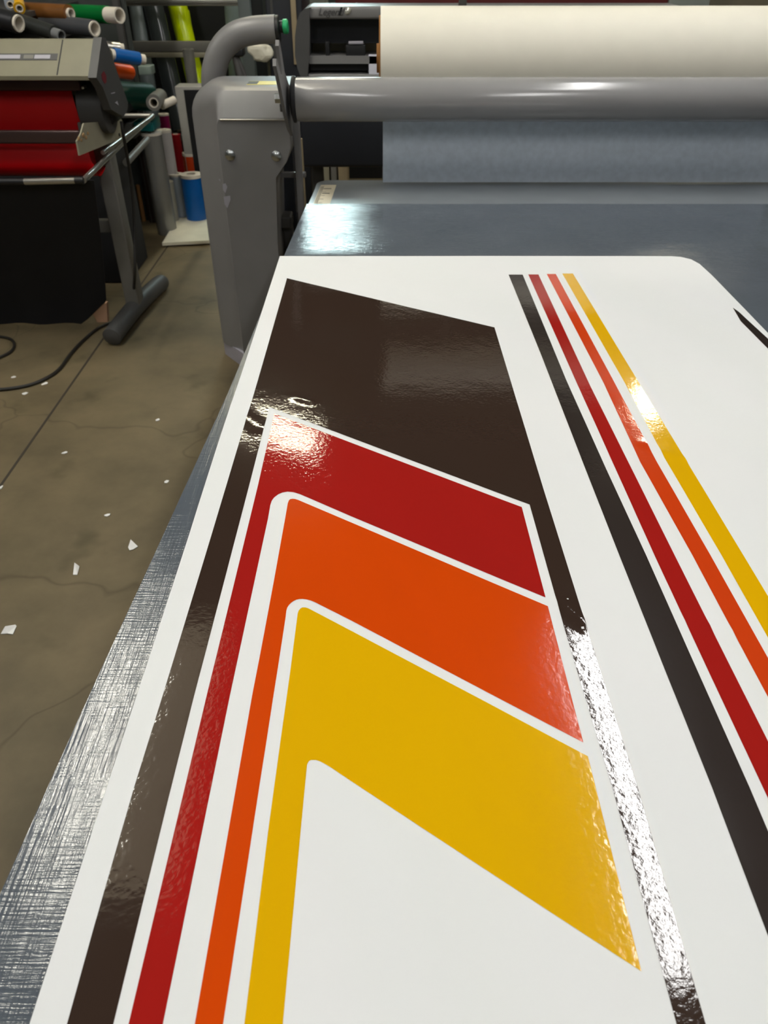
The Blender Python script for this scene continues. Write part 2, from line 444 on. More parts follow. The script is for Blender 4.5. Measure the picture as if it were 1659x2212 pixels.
graphic('orange_stripe', l+[extend(l[-2], l[-1], YB), extend(r[-2], r[-1], YB)]+r[::-1], M_orange, 'glossy orange stripe')
l = px([(668.5, 1315), (664, 1313), (660, 1311.9), (653, 1311.8), (649, 1314), (645, 1318.7), (643, 1325), (627, 1450), (606, 1600), (578.7, 1800), (528, 2212)])
r = px([(1050, 1516.5), (1270, 1634), (1385.6, 2098.8), (1150, 1945), (760, 1688.6), (710.7, 1655.5), (700, 1649.3), (691.4, 1645), (683, 1642.2), (672, 1642), (668.5, 1643.5), (666, 1646.4), (664, 1650), (663, 1654), (662.3, 1661), (649, 1800), (611, 2212)])
graphic('yellow_stripe', l+[extend(l[-2], l[-1], YB), extend(r[-2], r[-1], YB)]+r[::-1], M_yellow, 'glossy yellow stripe')
# straight stripe set on the right
graphic('brown_stripe', closed([(1098.5, 593.5), (1171, 772.5), (1262, 1007), (1338, 1200), (1537, 1700), (1659, 2023.6)],
                               [(1129, 593.5), (1222.5, 820), (1310, 1015), (1396, 1200), (1618, 1700), (1659, 1797)]), M_black, 'wide near-black stripe')
graphic('red_stripe', closed([(1141, 593), (1246, 828), (1414, 1200), (1659, 1726)], [(1163, 593), (1274, 832), (1457.5, 1200), (1659, 1602)]), M_red)
graphic('orange_stripe', closed([(1181, 592), (1304, 828), (1383, 999), (1496, 1200), (1659, 1506.5)], [(1200.6, 592), (1328, 828), (1419, 999), (1535, 1200), (1659, 1422)]), M_orange2)
graphic('yellow_stripe', closed([(1214.5, 591), (1350, 828), (1436, 991), (1559, 1200), (1659, 1378)], [(1237.6, 591), (1381, 828), (1479.5, 991), (1606, 1200), (1659, 1288)]), M_yellow)
l = px([(1583, 665), (1600, 694), (1659, 753.6)]); r = px([(1596, 674), (1659, 732)])
xr = SX1-.04
graphic('black_point', l+[(l[-1][0]-.012, l[-1][1]-.35), (r[-1][0]+.004, l[-1][1]-.35)]+r[::-1], M_black, 'narrow black pointed shape by the right margin')

# ------------------------------------------------------------------ the laminating machine
mc = thing('laminating_machine', 'grey laminating machine with side posts and a thick cross tube behind the table', 'machine', (-.6, 3.45, 0))
def post_ring(y, xl, top, rad, xr_shift=0, low=.07):
    pts = [(xl, low), (xl, .5), (xl, top-rad)]
    for k in range(1, 8):
        a = PI-k*PI/14; pts.append((xl+rad+rad*math.cos(a), top-rad+rad*math.sin(a)))
    pts += [(-.42, top), (-.372, top), (-.372, .98), (-.392, .925), (-.44, .866), (-.455, .6), (-.455, low)]
    return [Vector((x, y, z)) for x, z in pts]
def housing(mirror=None):
    bm = bmesh.new(); rings = []
    spec = [(3.30, -.655, 1.085, .03), (3.335, -.655, 1.150, .035), (3.352, -.663, 1.172, .045), (3.375, -.68, 1.180, .06), (3.42, -.735, 1.182, .09), (3.47, -.782, 1.182, .115), (3.52, -.795, 1.182, .125), (3.66, -.795, 1.182, .125)]
    for y, xl, top, rad in spec:
        rings.append([bm.verts.new((Vector((mirror-p.x, p.y, p.z)) if mirror else p)) for p in post_ring(y, xl, top, rad)])
    for a, b in zip(rings, rings[1:]):
        n = len(a)
        for k in range(n): bm.faces.new((a[k], a[(k+1) % n], b[(k+1) % n], b[k]))
    bm.faces.new(rings[0]); bm.faces.new(rings[-1][::-1])
    return bm
h1 = obj('side_housing', housing(), M_grey, mc, auto=28)
h2 = obj('side_housing', housing(1.35), M_grey, mc, auto=28)
for s in (0, 1.35):
    f = (lambda x: s-x) if s else (lambda x: x)
    a = [(-.66, 3.31), (-.665, 3.33), (-.785, 3.49), (-.785, 3.65), (-.46, 3.65), (-.46, 3.31)]
    bm = prism(bmesh.new(), [(f(x), y, 0) for x, y in a], (0, 0, .075)); bevel_all(bm, .004)
    obj('base_trim', bm, M_foot, mc)['label'] = 'pale grey base trim'
bm = B(-.64, -.374, 3.294, 3.301, 1.076, 1.082, bev=.002); obj('fold_seam', bm, M_alu, mc)
for u, v in ((497, 335), (597, 337)):
    p = onY(u, v, 3.298)
    bm = bmesh.new(); tube(bm, [p, p+Vector((0, -.003, 0)), p+Vector((0, -.008, 0)), p+Vector((0, -.010, 0))], [.021, .020, .013, .006], 20)
    obj('bolt', bm, M_steel, mc)
# warning sticker on the top of the housing
p0 = onZ(558, 184, 1.1835); p1 = onZ(600, 178, 1.1835)
st = obj('warning_sticker', B(p0.x-.05, p1.x, p0.y+.02, p1.y+.04, 1.1822, 1.1832), M_stick, mc, smooth=False)
st['label'] = 'yellow warning sticker'
obj('symbol', B(p0.x-.05, p0.x-.01, p0.y+.03, p1.y+.03, 1.1832, 1.1836), M_ink, st, smooth=False)
# chipped paint
bm = bmesh.new()
for pp in ([(481, 398), (487, 396), (491, 404), (487, 417), (482, 411)], [(483, 425), (497, 423), (498, 432), (491, 450), (485, 441)], [(472, 388), (475, 386), (476, 392)]):
    prism(bm, [onY(u, v, 3.2990) for u, v in pp], (0, .0016, 0))
obj('paint_chips', bm, M_foot, mc, smooth=False)
# cross tube
tz = onY(800, 215, 3.2).z; TR = .0735
bm = bmesh.new(); tube(bm, [(-.325, 3.2, tz), (-.32, 3.2, tz), (.4, 3.2, tz), (1.0, 3.2, tz), (1.66, 3.2, tz)], [TR-.002, TR, TR, TR, TR], 64)
obj('cross_tube', bm, M_tube, mc)
for x in (-.335, 1.685):
    s = 1 if x < 0 else -1
    bm = bmesh.new(); tube(bm, [(x-.012*s, 3.2, tz), (x-.004*s, 3.2, tz), (x+.004*s, 3.2, tz), (x+.01*s, 3.2, tz)], [.05, TR+.004, TR+.004, TR-.004], 48)
    obj('rubber_washer', bm, M_rubber, mc)['label'] = 'black rubber washer on the tube end'
# forked cradle plate at each tube end
def fork(x):
    pts = [(3.31, 1.02), (3.20, 1.065), (3.12, 1.13), (3.045, 1.20), (2.965, 1.275), (2.925, 1.305), (2.94, 1.325), (2.965, 1.322), (3.01, 1.285), (3.05, 1.262), (3.075, 1.262), (3.075, 1.285), (3.045, 1.33), (3.035, 1.352), (3.055, 1.368), (3.078, 1.362), (3.115, 1.32), (3.16, 1.26), (3.24, 1.22), (3.31, 1.19)]
    bm = prism(bmesh.new(), [(x, y, z) for y, z in pts], (.012, 0, 0)); bevel_all(bm, .002, 2, 60); return bm
obj('fork_bracket', fork(-.371), M_grey, mc); obj('fork_bracket', fork(1.711), M_grey, mc)
p = onY(602, 211, 3.3)
bm = bmesh.new(); tube(bm, [(p.x-.012, 3.285, p.z), (-.372, 3.285, p.z)], .018, 6); obj('hex_bolt', bm, M_steel, mc, auto=20)
obj('spacer_block', B(-.40, -.372, 3.275, 3.30, p.z-.045, p.z-.018, bev=.003), M_greyd, mc)
# control arm: thick bent pipe rising behind the housing with a green push button
cl = [(470, 250), (462, 190), (463, 150), (478, 108), (508, 78), (548, 66), (596, 63)]
path = smoothpath([onY(u, v, 3.74) for u, v in cl], 6)
bm = tube(bmesh.new(), path, .0515, 28); arm = obj('control_arm', bm, M_grey, mc)
e = path[-1]; d = (path[-1]-path[-3]).normalized()
bm = bmesh.new(); tube(bm, [e, e+d*.002, e+d*.014, e+d*.016], [.045, .05, .05, .044], 28); obj('end_cap', bm, M_blackp, arm)
bm = bmesh.new(); q = e+d*.014+Vector((0, 0, .008)); tube(bm, [q, q+d*.018], .022, 20); obj('button_collar', bm, M_blackp, arm)
bm = bmesh.new(); q2 = q+d*.016; tube(bm, [q2, q2+d*.003, q2+d*.018, q2+d*.022], [.024, .027, .027, .022], 24); obj('push_button', bm, M_green, arm)['label'] = 'green push button'
# inner support strut and slide seen beside the housing
obj('inner_strut', B(-.372, -.345, 3.42, 3.46, .55, 1.15, bev=.003), M_grey, mc)
obj('cross_rail', B(-.46, -.335, 3.47, 3.50, .825, .845, bev=.003), M_grey, mc)
p = onY(622, 480, 3.5)
bm = B(p.x-.05, p.x+.02, 3.46, 3.56, p.z-.02, p.z+.035, bev=.01); box(bm, p.x-.02, p.x+.02, 3.49, 3.53, 0, p.z, bev=.004)
obj('slide_clamp', bm, M_greyd, mc)
obj('inner_panel', B(-.50, -.40, 3.6, 3.66, 0.02, .93, bev=.004), M_navy, mc)
# bearing blocks that carry the supply roll
for x in (-.345, 1.60):
    obj('roll_hanger', B(x, x+.02, 3.36, 3.50, 1.1, 1.34, bev=.006), M_blackp, mc) if x > 0 else None

# supply roll of release paper and its hanging film
RY, RZ, RR = 3.47, 1.268, .172
rx0 = onY(822, 90, RY-RR).x
pr = thing('paper_roll', 'thick cream roll of release paper mounted above the grey cross tube', 'roll', (.8, RY, RZ-RR))
bm = bmesh.new(); hollow(bm, (rx0, RY, RZ), (1.585, RY, RZ), RR, .045, 96); obj('paper', bm, M_cream, pr)
bm = bmesh.new(); hollow(bm, (rx0-.016, RY, RZ), (1.60, RY, RZ), .05, .038, 40); obj('core', bm, M_card, pr)
bm = bmesh.new(); tube(bm, [(rx0+.02, RY, RZ), (1.63, RY, RZ)], .016, 16); o = obj('supply_shaft', bm, M_blackp, mc)
# brown liner edge seen at the left end of the roll
bm = bmesh.new(); hollow(bm, (rx0-.006, RY, RZ), (rx0+.001, RY, RZ), RR-.03, .05, 96); obj('liner_disc', bm, M_card, pr)['label'] = 'brown cardboard end of the roll'
WY = 3.272
bm = bmesh.new(); G = []
wx0 = onY(827, 330, WY).x
prof = []
for i in range(30):
    z = 1.20-(1.20-ZT-.004)*i/29
    prof.append((WY+.006*math.sin(i*.5), z))
for y, z in prof:
    r = []
    for k in range(36):
        x = wx0+(1.565-wx0)*k/35
        r.append(bm.verts.new((x, y+.003*noise.noise(Vector((x*5, z*4, 9))), z)))
    G.append(r)
for a, b in zip(G, G[1:]):
    for k in range(len(a)-1): bm.faces.new((a[k], a[k+1], b[k+1], b[k]))
r = bmesh.ops.extrude_face_region(bm, geom=list(bm.faces))
for v in [g for g in r['geom'] if isinstance(g, bmesh.types.BMVert)]: v.co.y += .0008
tag(obj('hanging_film', bm, M_web), 'blue-grey film hanging from behind the cross tube down to the table', 'film')

# second, upper roll out of the picture's top edge: it is what the dark print mirrors
ur = thing('upper_roll', 'cream film roll carried above the thick cream roll', 'roll', (.8, 3.56, 1.72))
obj('film', hollow(bmesh.new(), (0.0, 3.56, 1.82), (1.585, 3.56, 1.82), .10, .04, 64), M_cream, ur)
obj('core', hollow(bmesh.new(), (-.012, 3.56, 1.82), (1.597, 3.56, 1.82), .041, .03, 32), M_card, ur)
obj('upper_shaft', tube(bmesh.new(), [(.02, 3.56, 1.82), (1.63, 3.56, 1.82)], .015, 12), M_blackp, mc)
for x in (.30, 1.60): obj('roll_upright', B(x, x+.03, 3.655, 3.685, .56, 1.82, bev=.003) if x < 1 else B(x, x+.03, 3.54, 3.58, 1.1, 1.86, bev=.003), M_greyd, mc)
obj('rear_beam', B(-.46, 1.81, 3.62, 3.66, .56, .64, bev=.004), M_greyd, mc)

# ------------------------------------------------------------------ plotter with red vinyl on the left
pl = thing('vinyl_plotter', 'beige and charcoal wide-format plotter on a grey stand holding red vinyl', 'plotter', (-1.33, 3.95, 0))
PX = -1.2; PXL = -2.9
prof = [(3.60, 1.175), (3.60, 1.19), (3.76, 1.305), (3.84, 1.30), (3.98, 1.24), (3.98, 1.02), (3.80, 1.02), (3.80, 1.17), (3.66, 1.165)]
bm = prism(bmesh.new(), [(PXL, y, z) for y, z in prof], (PX-PXL-.02, 0, 0)); bevel_all(bm, .006, 2, 25)
bd = obj('top_cover', bm, M_olive, pl)
nrm = Vector((0, -.115, .16)).normalized()
def slope(x0, x1, f0, f1, th, m, name, par):
    a = Vector((0, 3.60, 1.19)); b = Vector((0, 3.76, 1.305))
    p, q = a.lerp(b, f0), a.lerp(b, f1)
    n = nrm*.0004
    bm = prism(bmesh.new(), [(x0, p.y+n.y, p.z+n.z), (x1, p.y+n.y, p.z+n.z), (x1, q.y+n.y, q.z+n.z), (x0, q.y+n.y, q.z+n.z)], nrm*th)
    return obj(name, bm, m, par, smooth=False)
slope(PXL, -1.36, .42, .60, .001, M_cap, 'dark_band', bd)
for i, (x0, x1) in enumerate(((-1.75, -1.63), (-1.61, -1.515), (-1.50, -1.46), (-1.455, -1.39))):
    slope(x0, x1, .46, .56, .002, M_foot if i != 2 else M_leg, 'label_mark', bd)
slope(-1.352, -1.347, .02, .98, .001, M_blackp, 'seam', bd)
side = [(3.59, 1.185), (3.76, 1.312), (3.81, 1.305), (3.88, 1.18), (3.965, 1.035), (3.94, 1.01), (3.86, .995), (3.70, 1.05), (3.65, 1.14)]
bm = prism(bmesh.new(), [(PX-.02, y, z) for y, z in side], (.035, 0, 0)); bevel_all(bm, .006, 3, 25)
ec = obj('end_cover', bm, M_cap, pl); ec['label'] = 'charcoal end cover'
pts = [onX(u, v, PX+.0152) for u, v in ((219, 160), (224, 153), (229, 163), (230, 178), (226, 181), (220, 170))]
obj('red_mark', prism(bmesh.new(), pts, (.0008, 0, 0)), colr('dull_red_print', 120, 40, 50), ec, smooth=False)
pts = [onX(u, v, PX+.0152) for u, v in ((240, 201), (248, 199), (248, 201), (240, 203))]
obj('grey_mark', prism(bmesh.new(), pts, (.0008, 0, 0)), M_foot, ec, smooth=False)
obj('grey_mark', prism(bmesh.new(), [onX(u, v, PX+.0152) for u, v in ((248, 222), (253, 218), (256, 228))], (.0008, 0, 0)), M_foot, ec, smooth=False)
# under-body, feed rollers, end wheel
obj('under_body', B(PXL, PX-.02, 3.81, 3.97, .97, 1.19, bev=.01), M_blackp, pl)
obj('pinch_rail', B(PXL, -1.30, 3.70, 3.80, 1.12, 1.165, bev=.008), colr('dark_maroon_plastic', 60, 24, 26), pl)
bm = bmesh.new(); tube(bm, [(-1.345, 3.83, 1.04), (-1.34, 3.83, 1.04), (-1.235, 3.83, 1.04), (-1.23, 3.83, 1.04)], [.10, .108, .108, .10], 40)
obj('end_wheel', bm, M_cap, pl)
bm = bmesh.new(); tube(bm, [(-1.42, 3.86, 1.03), (-1.345, 3.86, 1.03)], .085, 32); obj('feed_spool', bm, M_blackp, pl)
obj('feed_latch', B(-1.335, -1.29, 3.72, 3.76, 1.125, 1.135, bev=.002), M_alu, pl)
# clamp bar and worn plate
zb = onY(80, 297, 3.69).z
obj('clamp_bar', B(PXL, -1.335, 3.68, 3.70, zb-.025, zb+.03, bev=.008), colr('dark_reddish_aluminium', 92, 74, 72, .3, metal=.6), pl)
pts = [onX(u, v, -1.27) for u, v in ((178, 266), (225, 262), (258, 254), (262, 262), (262, 297), (214, 318), (169, 336), (163, 305), (172, 288))]
bm = prism(bmesh.new(), pts, (.006, 0, 0)); pp = obj('side_plate', bm, M_beigeplate, pl, smooth=False)
bm = bmesh.new()
for u, v, r in ((180, 292, .010), (186, 297, .008), (170, 300, .009), (190, 288, .007), (176, 303, .006)):
    p = onX(u, v, -1.262); bmesh.ops.create_icosphere(bm, subdivisions=2, radius=r, matrix=Matrix.Translation(p) @ Matrix.Diagonal((.4, 1.6, 1, 1)))
obj('glue_residue', bm, colr('brown_glue', 160, 130, 90, .7), pp)
for u, v in ((258, 291), (240, 285)):
    p = onX(u, v, -1.262); bm = bmesh.new(); tube(bm, [p-Vector((.001, 0, 0)), p+Vector((.002, 0, 0))], .007, 12); obj('screw', bm, M_blackp, pp)
# stand
LX = -1.335
obj('leg', B(LX-.036, LX+.036, 3.90, 4.0, .05, 1.0, bev=.008), M_leg, pl)
obj('leg', B(-2.8, -2.73, 3.90, 4.0, .05, 1.0, bev=.008), M_leg, pl)
for x in (LX, -2.765):
    bm = bmesh.new()
    tube(bm, smoothpath([(x-.03, 3.57, .045), (x-.02, 3.66, .055), (x, 3.95, .06), (x+.03, 4.25, .05), (x+.045, 4.38, .04)], 4), [.02]+[.047]*14+[.042, .03], 20)
    for v in bm.verts: v.co.z = max(v.co.z, .004); v.co.x = x+(v.co.x-x)*1.0
    obj('foot', bm, M_cap, pl)
obj('cross_beam', B(-2.73, LX-.036, 3.93, 3.97, .455, .515, bev=.004), M_leg, pl)
# catch-basket frame of bare tube
FZ = onY(180, 390, 3.5).z; fx = onY(180, 390, 3.5).x; bk = onY(330, 250, 4.77)
fr = bmesh.new(); tube(fr, [(fx+.0, 3.5, FZ), (fx-.01, 4.1, FZ+.015), (bk.x, 4.77, bk.z)], .0125, 14)
tube(fr, [(bk.x, 4.77, bk.z), (-2.6, 4.77, bk.z)], .0125, 14)
obj('basket_frame', fr, M_alu, pl)
fr = bmesh.new(); tube(fr, [(fx-.03, 3.5, FZ), (fx-.255, 3.5, FZ-.005)], .0135, 14); obj('basket_frame', fr, M_alu, pl)
fr = bmesh.new(); tube(fr, [(fx-.255, 3.5, FZ-.005), (-2.6, 3.5, FZ-.005)], .013, 14); tube(fr, [(fx-.035, 3.5, FZ), (fx+.002, 3.5, FZ)], .015, 14)
obj('basket_joint', fr, M_blackp, pl)
a = onX(222, 330, -1.30); b = onX(322, 257, -1.30)
fr = bmesh.new(); tube(fr, [a, b], .010, 12); obj('slide_rod', fr, M_alu, pl)
a = onX(205, 392, -1.315); b = onX(300, 315, -1.315)
obj('basket_rail', tube(bmesh.new(), [(LX+.03, 4.15, .735), (LX+.03, 4.6, .755)], .018, 12), M_leg, pl)
obj('upper_arm', B(LX-.03, LX+.03, 3.75, 4.25, .93, .99, bev=.006), M_leg, pl)
# black catcher cloth
bm = bmesh.new(); G = []
for i in range(18):
    z = .012+(FZ-.02)*i/17; r = []
    y = 3.83-.30*(i/17)**1.3
    for k in range(30):
        xe = -1.47+.205*(i/17); x = -2.75+(xe+2.75)*k/29
        zz = max(z, .115*(x+1.61)/.14)
        r.append(bm.verts.new((x, y+.012*math.sin(k*1.1)*(1-i/17), zz+.0001*i)))
    G.append(r)
for a, b in zip(G, G[1:]):
    for k in range(len(a)-1): bm.faces.new((a[k], a[k+1], b[k+1], b[k]))
r = bmesh.ops.extrude_face_region(bm, geom=list(bm.faces))
for v in [g for g in r['geom'] if isinstance(g, bmesh.types.BMVert)]: v.co.y += .006
obj('catcher_cloth', bm, M_fabric, pl)['label'] = 'black catcher cloth'
# red vinyl
prof = smoothpath([(0, 3.80, 1.145), (0, 3.765, 1.08), (0, 3.76, .95), (0, 3.735, .87), (0, 3.73, .80), (0, 3.79, .757), (0, 3.90, .775), (0, 3.99, .84)], 6)
bm = bmesh.new(); G = []
n = len(prof)
for i, p in enumerate(prof):
    f = i/(n-1); xr = -1.375+.055*min(1, f*1.7)
    if f > .5: xr = -1.32-.02*(f-.5)
    G.append([bm.verts.new((PXL+.05+(xr-PXL-.05)*k/20, p.y, p.z)) for k in range(21)])
for a, b in zip(G, G[1:]):
    for k in range(20): bm.faces.new((a[k], a[k+1], b[k+1], b[k]))
r = bmesh.ops.extrude_face_region(bm, geom=list(bm.faces))
for v in [g for g in r['geom'] if isinstance(g, bmesh.types.BMVert)]: v.co.y += .0012
tag(obj('red_vinyl_sheet', bm, M_redsheet), 'bright red vinyl sheet hanging out of the plotter in a loop', 'vinyl')
# cardboard bit and dark box below
bm = prism(bmesh.new(), [onY(u, v, 3.88) for u, v in ((188, 655), (230, 655), (233, 700), (215, 706))], (0, .03, 0))
tag(obj('cardboard_scrap', bm, colr('pale_cardboard', 190, 150, 120, .8), smooth=False), 'pale cardboard scrap standing under the plotter cloth corner', 'cardboard')
p = onZ(280, 612, 0)
tag(obj('black_crate', B(-2.7, p.x, p.y, p.y+.45, 0, .78, bev=.01), M_fabric), 'black box standing behind the plotter stand', 'box')

# cables
cp = [onX(262, 262, -1.22), onX(268, 300, -1.22), onX(283, 390, -1.24), onX(290, 480, -1.26), onX(291, 600, -1.28)]
f1 = [onZ(u, v, .009) for u, v in ((281, 662), (255, 690), (215, 707), (180, 735), (152, 765), (125, 800), (82, 825), (30, 838), (-60, 846))]
tag(obj('power_cable', tube(bmesh.new(), smoothpath(cp+f1, 8), .0075, 10), M_cable), 'black cable hanging from the plotter and trailing across the floor', 'cable')
f2 = [onZ(u, v, .009) for u, v in ((-60, 722), (0, 727), (24, 733), (31, 745), (24, 758), (0, 771), (-60, 790))]
tag(obj('looped_cable', tube(bmesh.new(), smoothpath(f2, 8), .0065, 10), M_cable), 'black cable loop on the floor at the left edge', 'cable')

# floor litter
scr = [((22, 812, 36, 817), 'beside the cable, next to the looped one'), ((88, 825, 103, 833), 'just below the trailing cable'), ((47, 847, 62, 853), 'lower left of the cable bend'),
       ((133, 975, 147, 981), 'by the floor crack'), ((225, 1109, 239, 1116), 'alone between crack and table'), ((336, 904, 346, 910), 'nearest the machine post'),
       ((354, 1036, 366, 1045), 'closest to the table edge, yellowish'), ((-4, 1048, 5, 1060), 'at the floor joint on the left edge')]
for (a, b, c, d), w in scr:
    m = onZ((a+c)/2, (b+d)/2, .002)
    w0 = onZ(a, (b+d)/2, .002).x-m.x; h0 = onZ((a+c)/2, b, .002).y-m.y
    k = random.uniform(0, 6)
    pts = [(m.x+w0*math.cos(t+k*.1)*random.uniform(.6, 1.1), m.y+h0*math.sin(t)*random.uniform(.7, 1.1), .0012) for t in (0, 1.2, 2.3, 3.3, 4.4, 5.4)]
    o = obj('paper_scrap', prism(bmesh.new(), pts, (0, 0, .002)), M_paper, smooth=False)
    tag(o, 'tiny white paper scrap on the floor, '+w, 'paper scrap', 'paper scraps on the floor')
for pp, w in (([(277, 1183), (284, 1172), (298, 1181), (288, 1187), (280, 1189)], 'white folded vinyl offcut on the floor, upper of the two larger ones'),
              ([(158, 1242), (163, 1222), (172, 1224), (167, 1242)], 'narrow pale vinyl offcut lying lengthwise on the floor'),
              ([(2, 1370), (14, 1360), (34, 1350), (36, 1353), (28, 1371), (16, 1369)], 'largest white vinyl offcut on the floor, low at the left edge')):
    pts = [onZ(u, v, .0015) for u, v in pp]
    bm = prism(bmesh.new(), pts, (0, 0, .002))
    for v in bm.verts:
        if (v.co-pts[1]).length < .01: v.co.z += .012
    tag(obj('vinyl_offcut', bm, M_paper, smooth=False), w, 'paper scrap', 'vinyl offcuts on the floor')

# ------------------------------------------------------------------ rolls and racks behind
def roll(label, p0, p1, r, m, group, ends=M_core, ext=.0, core=.45, name='vinyl_roll', coreext0=.0):
    p0 = Vector(p0); p1 = Vector(p1); d = (p1-p0).normalized()
    base = p0 if p0.z < p1.z else p1
    t = thing(name, label, 'roll', tuple(base), group)
    obj('film', hollow(bmesh.new(), p0, p1, r, r*core, 28), m, t)
    obj('core', hollow(bmesh.new(), p0-d*(coreext0+.003), p1+d*(ext+.003), r*core+.001, r*core*.8, 24), ends, t)
    return t
def standing(label, uc, vtop, wpx, Y, m, group='rolls standing on the floor behind the plotter', rim=None, z0=0.0, lean=(0, 0), ends=M_core, ext=.0, core=.5, bx=None):
    p = onY(uc, vtop, Y); t = Y/ray(uc, vtop).y; r = wpx*t/F/2
    q = Vector((p.x+lean[0], Y+lean[1], z0))
    o = roll(label, q, p, r, m, group, ends, ext, core)
    if rim:
        d = (p-q).normalized()
        obj('end_rim', hollow(bmesh.new(), p-d*rim, p+d*.002, r*1.03, r*.5, 28), ends, o)
    return o
GP = 'rolls standing on the floor behind the plotter'
# low white board with the small rolls on it
p = onZ(350, 525, .03); q = onZ(452, 524, .03); rr_ = onZ(440, 490, .03)
bm = prism(bmesh.new(), [(p.x, p.y, .012), (q.x, q.y+.04, .012), (q.x+.02, rr_.y+.32, .012), (p.x-.02, rr_.y+.28, .012)], (0, 0, .02)); bevel_all(bm, .004)
tag(obj('white_board', bm, M_offw), 'off-white board lying on the floor under the blue roll', 'board')
M_blue = colr('blue_vinyl', 0, 92, 172); M_lb = colr('pale_blue_grey_vinyl', 168, 178, 192); M_bg = colr('beige_grey_vinyl', 168, 164, 148)
standing('blue vinyl roll with white top standing on the white board', 413, 376, 46, 5.66, M_blue, rim=.018, z0=.032)
standing('pale blue-grey roll standing just left of the blue roll', 381, 376, 30, 5.72, M_lb, z0=.032, rim=.01)
standing('short beige-grey roll standing at the left end of the white board', 357, 392, 33, 5.62, M_bg, z0=.032)
standing('orange vinyl roll with pale top standing behind the blue roll', 411, 330, 34, 5.95, colr('orange_red_vinyl', 214, 66, 10), rim=.016, z0=.0)
standing('dark red vinyl roll with white bands, left of the orange roll', 379, 290, 20, 6.1, colr('crimson_vinyl', 178, 14, 34))
standing('magenta vinyl roll standing behind the white-sleeved roll', 353, 246, 22, 6.3, colr('magenta_vinyl', 150, 20, 90), rim=.01)
standing('tall silver-grey roll with white rim beside the plotter frame', 326, 286, 44, 5.42, colr('silver_grey_film', 140, 140, 136, .25, metal=.3), rim=.012)
standing('white-sleeved roll standing right behind the silver roll', 354, 281, 30, 5.75, colr('white_sleeve', 190, 186, 184), rim=.012)
standing('dark brown roll half hidden behind the plotter leg', 302, 290, 26, 5.7, colr('dark_brown_film', 54, 40, 34))
standing('thin blue tube standing behind the plotter leg', 279, 396, 13, 5.25, M_blue, core=.6, z0=.0)
standing('brown cardboard tube standing behind the plotter leg', 297, 400, 9, 5.7, M_card, ends=M_card)
standing('pale wooden tube standing between cardboard tube and silver roll', 320, 395, 15, 5.75, colr('pale_kraft_tube', 168, 150, 122, .7), ends=M_card)
# black panel with white edges
a = onY(377, 187, 5.9)
t = thing('tall_carton', 'tall black-faced white-edged carton standing beside the machine post', 'carton', (a.x+.1, 5.98, 0))
b = onY(424, 183, 5.9)
bm = B(a.x, b.x+.04, 5.9, 6.05, .0, a.z, bev=.004); obj('body', bm, colr('white_carton', 170, 168, 162), t)
obj('black_face', B(a.x+.06, b.x+.041, 5.894, 5.901, .02, a.z-.02), M_blackp, t, smooth=False)
# grey upright roll
standing('slim grey tube standing against the rack behind the black-faced carton', 406, 106, 24, 6.3, M_leg, group=None, core=.7, ends=M_leg)

# rolls poking out above the plotter at the upper left
GR = 'vinyl rolls racked above the plotter'
def px_roll(label, ua, va, ub, vb, Ya, Yb, wpx, m, **k):
    A = onY(ua, va, Ya); Bp = onY(ub, vb, Yb); t = Yb/ray(ub, vb).y
    return roll(label, A, Bp, wpx*t/F/2, m, GR, **k)
px_roll('green vinyl roll with long white core end, above the plotter end cover', 150, 28, 233, 32, 5.35, 5.15, 34, colr('green_vinyl', 0, 112, 48), ext=.10, core=.86)
px_roll('brown vinyl roll lying above the plotter', 30, 22, 150, 29, 5.1, 4.9, 33, colr('brown_leather_film', 118, 76, 36), ext=.012, core=.6)
px_roll('black vinyl roll with white ring, far left above the plotter', -60, 25, 38, 50, 4.6, 4.5, 40, M_blackp, ext=.008, core=.8)
px_roll('dark grey roll leaning down behind the black ringed roll', 42, 45, 118, 72, 4.75, 4.6, 30, colr('dark_charcoal_film', 50, 52, 50), ext=.05, core=.7, ends=colr('light_grey_core', 120, 122, 124))
px_roll('charcoal roll with silver end under the brown roll', 95, 48, 203, 62, 5.0, 4.8, 34, colr('charcoal_film', 70, 72, 76), ext=.006, core=.85)
px_roll('yellow vinyl roll with white end at the upper left corner', 34, -20, 42, 18, 4.95, 4.75, 24, colr('golden_yellow_vinyl', 212, 160, 8), core=.6)
px_roll('white vinyl roll beside the yellow one at the corner', 14, -24, 22, 10, 4.95, 4.75, 22, M_lb, core=.6)
px_roll('blue vinyl roll with white core ends right of the plotter end cover', 246, 118, 300, 127, 4.95, 5.05, 26, M_blue, ext=.03, core=.75, coreext0=.02)
px_roll('silver roll lying on top of the blue roll', 218, 100, 258, 104, 5.1, 5.15, 22, M_alu, ext=.02, core=.8)
px_roll('orange vinyl roll under the blue roll', 236, 150, 280, 156, 5.0, 5.2, 28, colr('deep_orange_vinyl', 226, 84, 12), core=.6)
px_roll('dark green vinyl roll lying right of the plotter end cover', 225, 205, 322, 210, 5.2, 5.5, 54, colr('dark_green_vinyl', 8, 52, 42), core=.35, ends=M_blackp)
px_roll('grey roll with white core ends beside the dark green roll', 332, 222, 346, 208, 5.2, 5.6, 30, M_leg, core=.6)
px_roll('short white roll leaning on the carton', 350, 228, 376, 216, 5.4, 5.5, 16, M_core, core=.5)

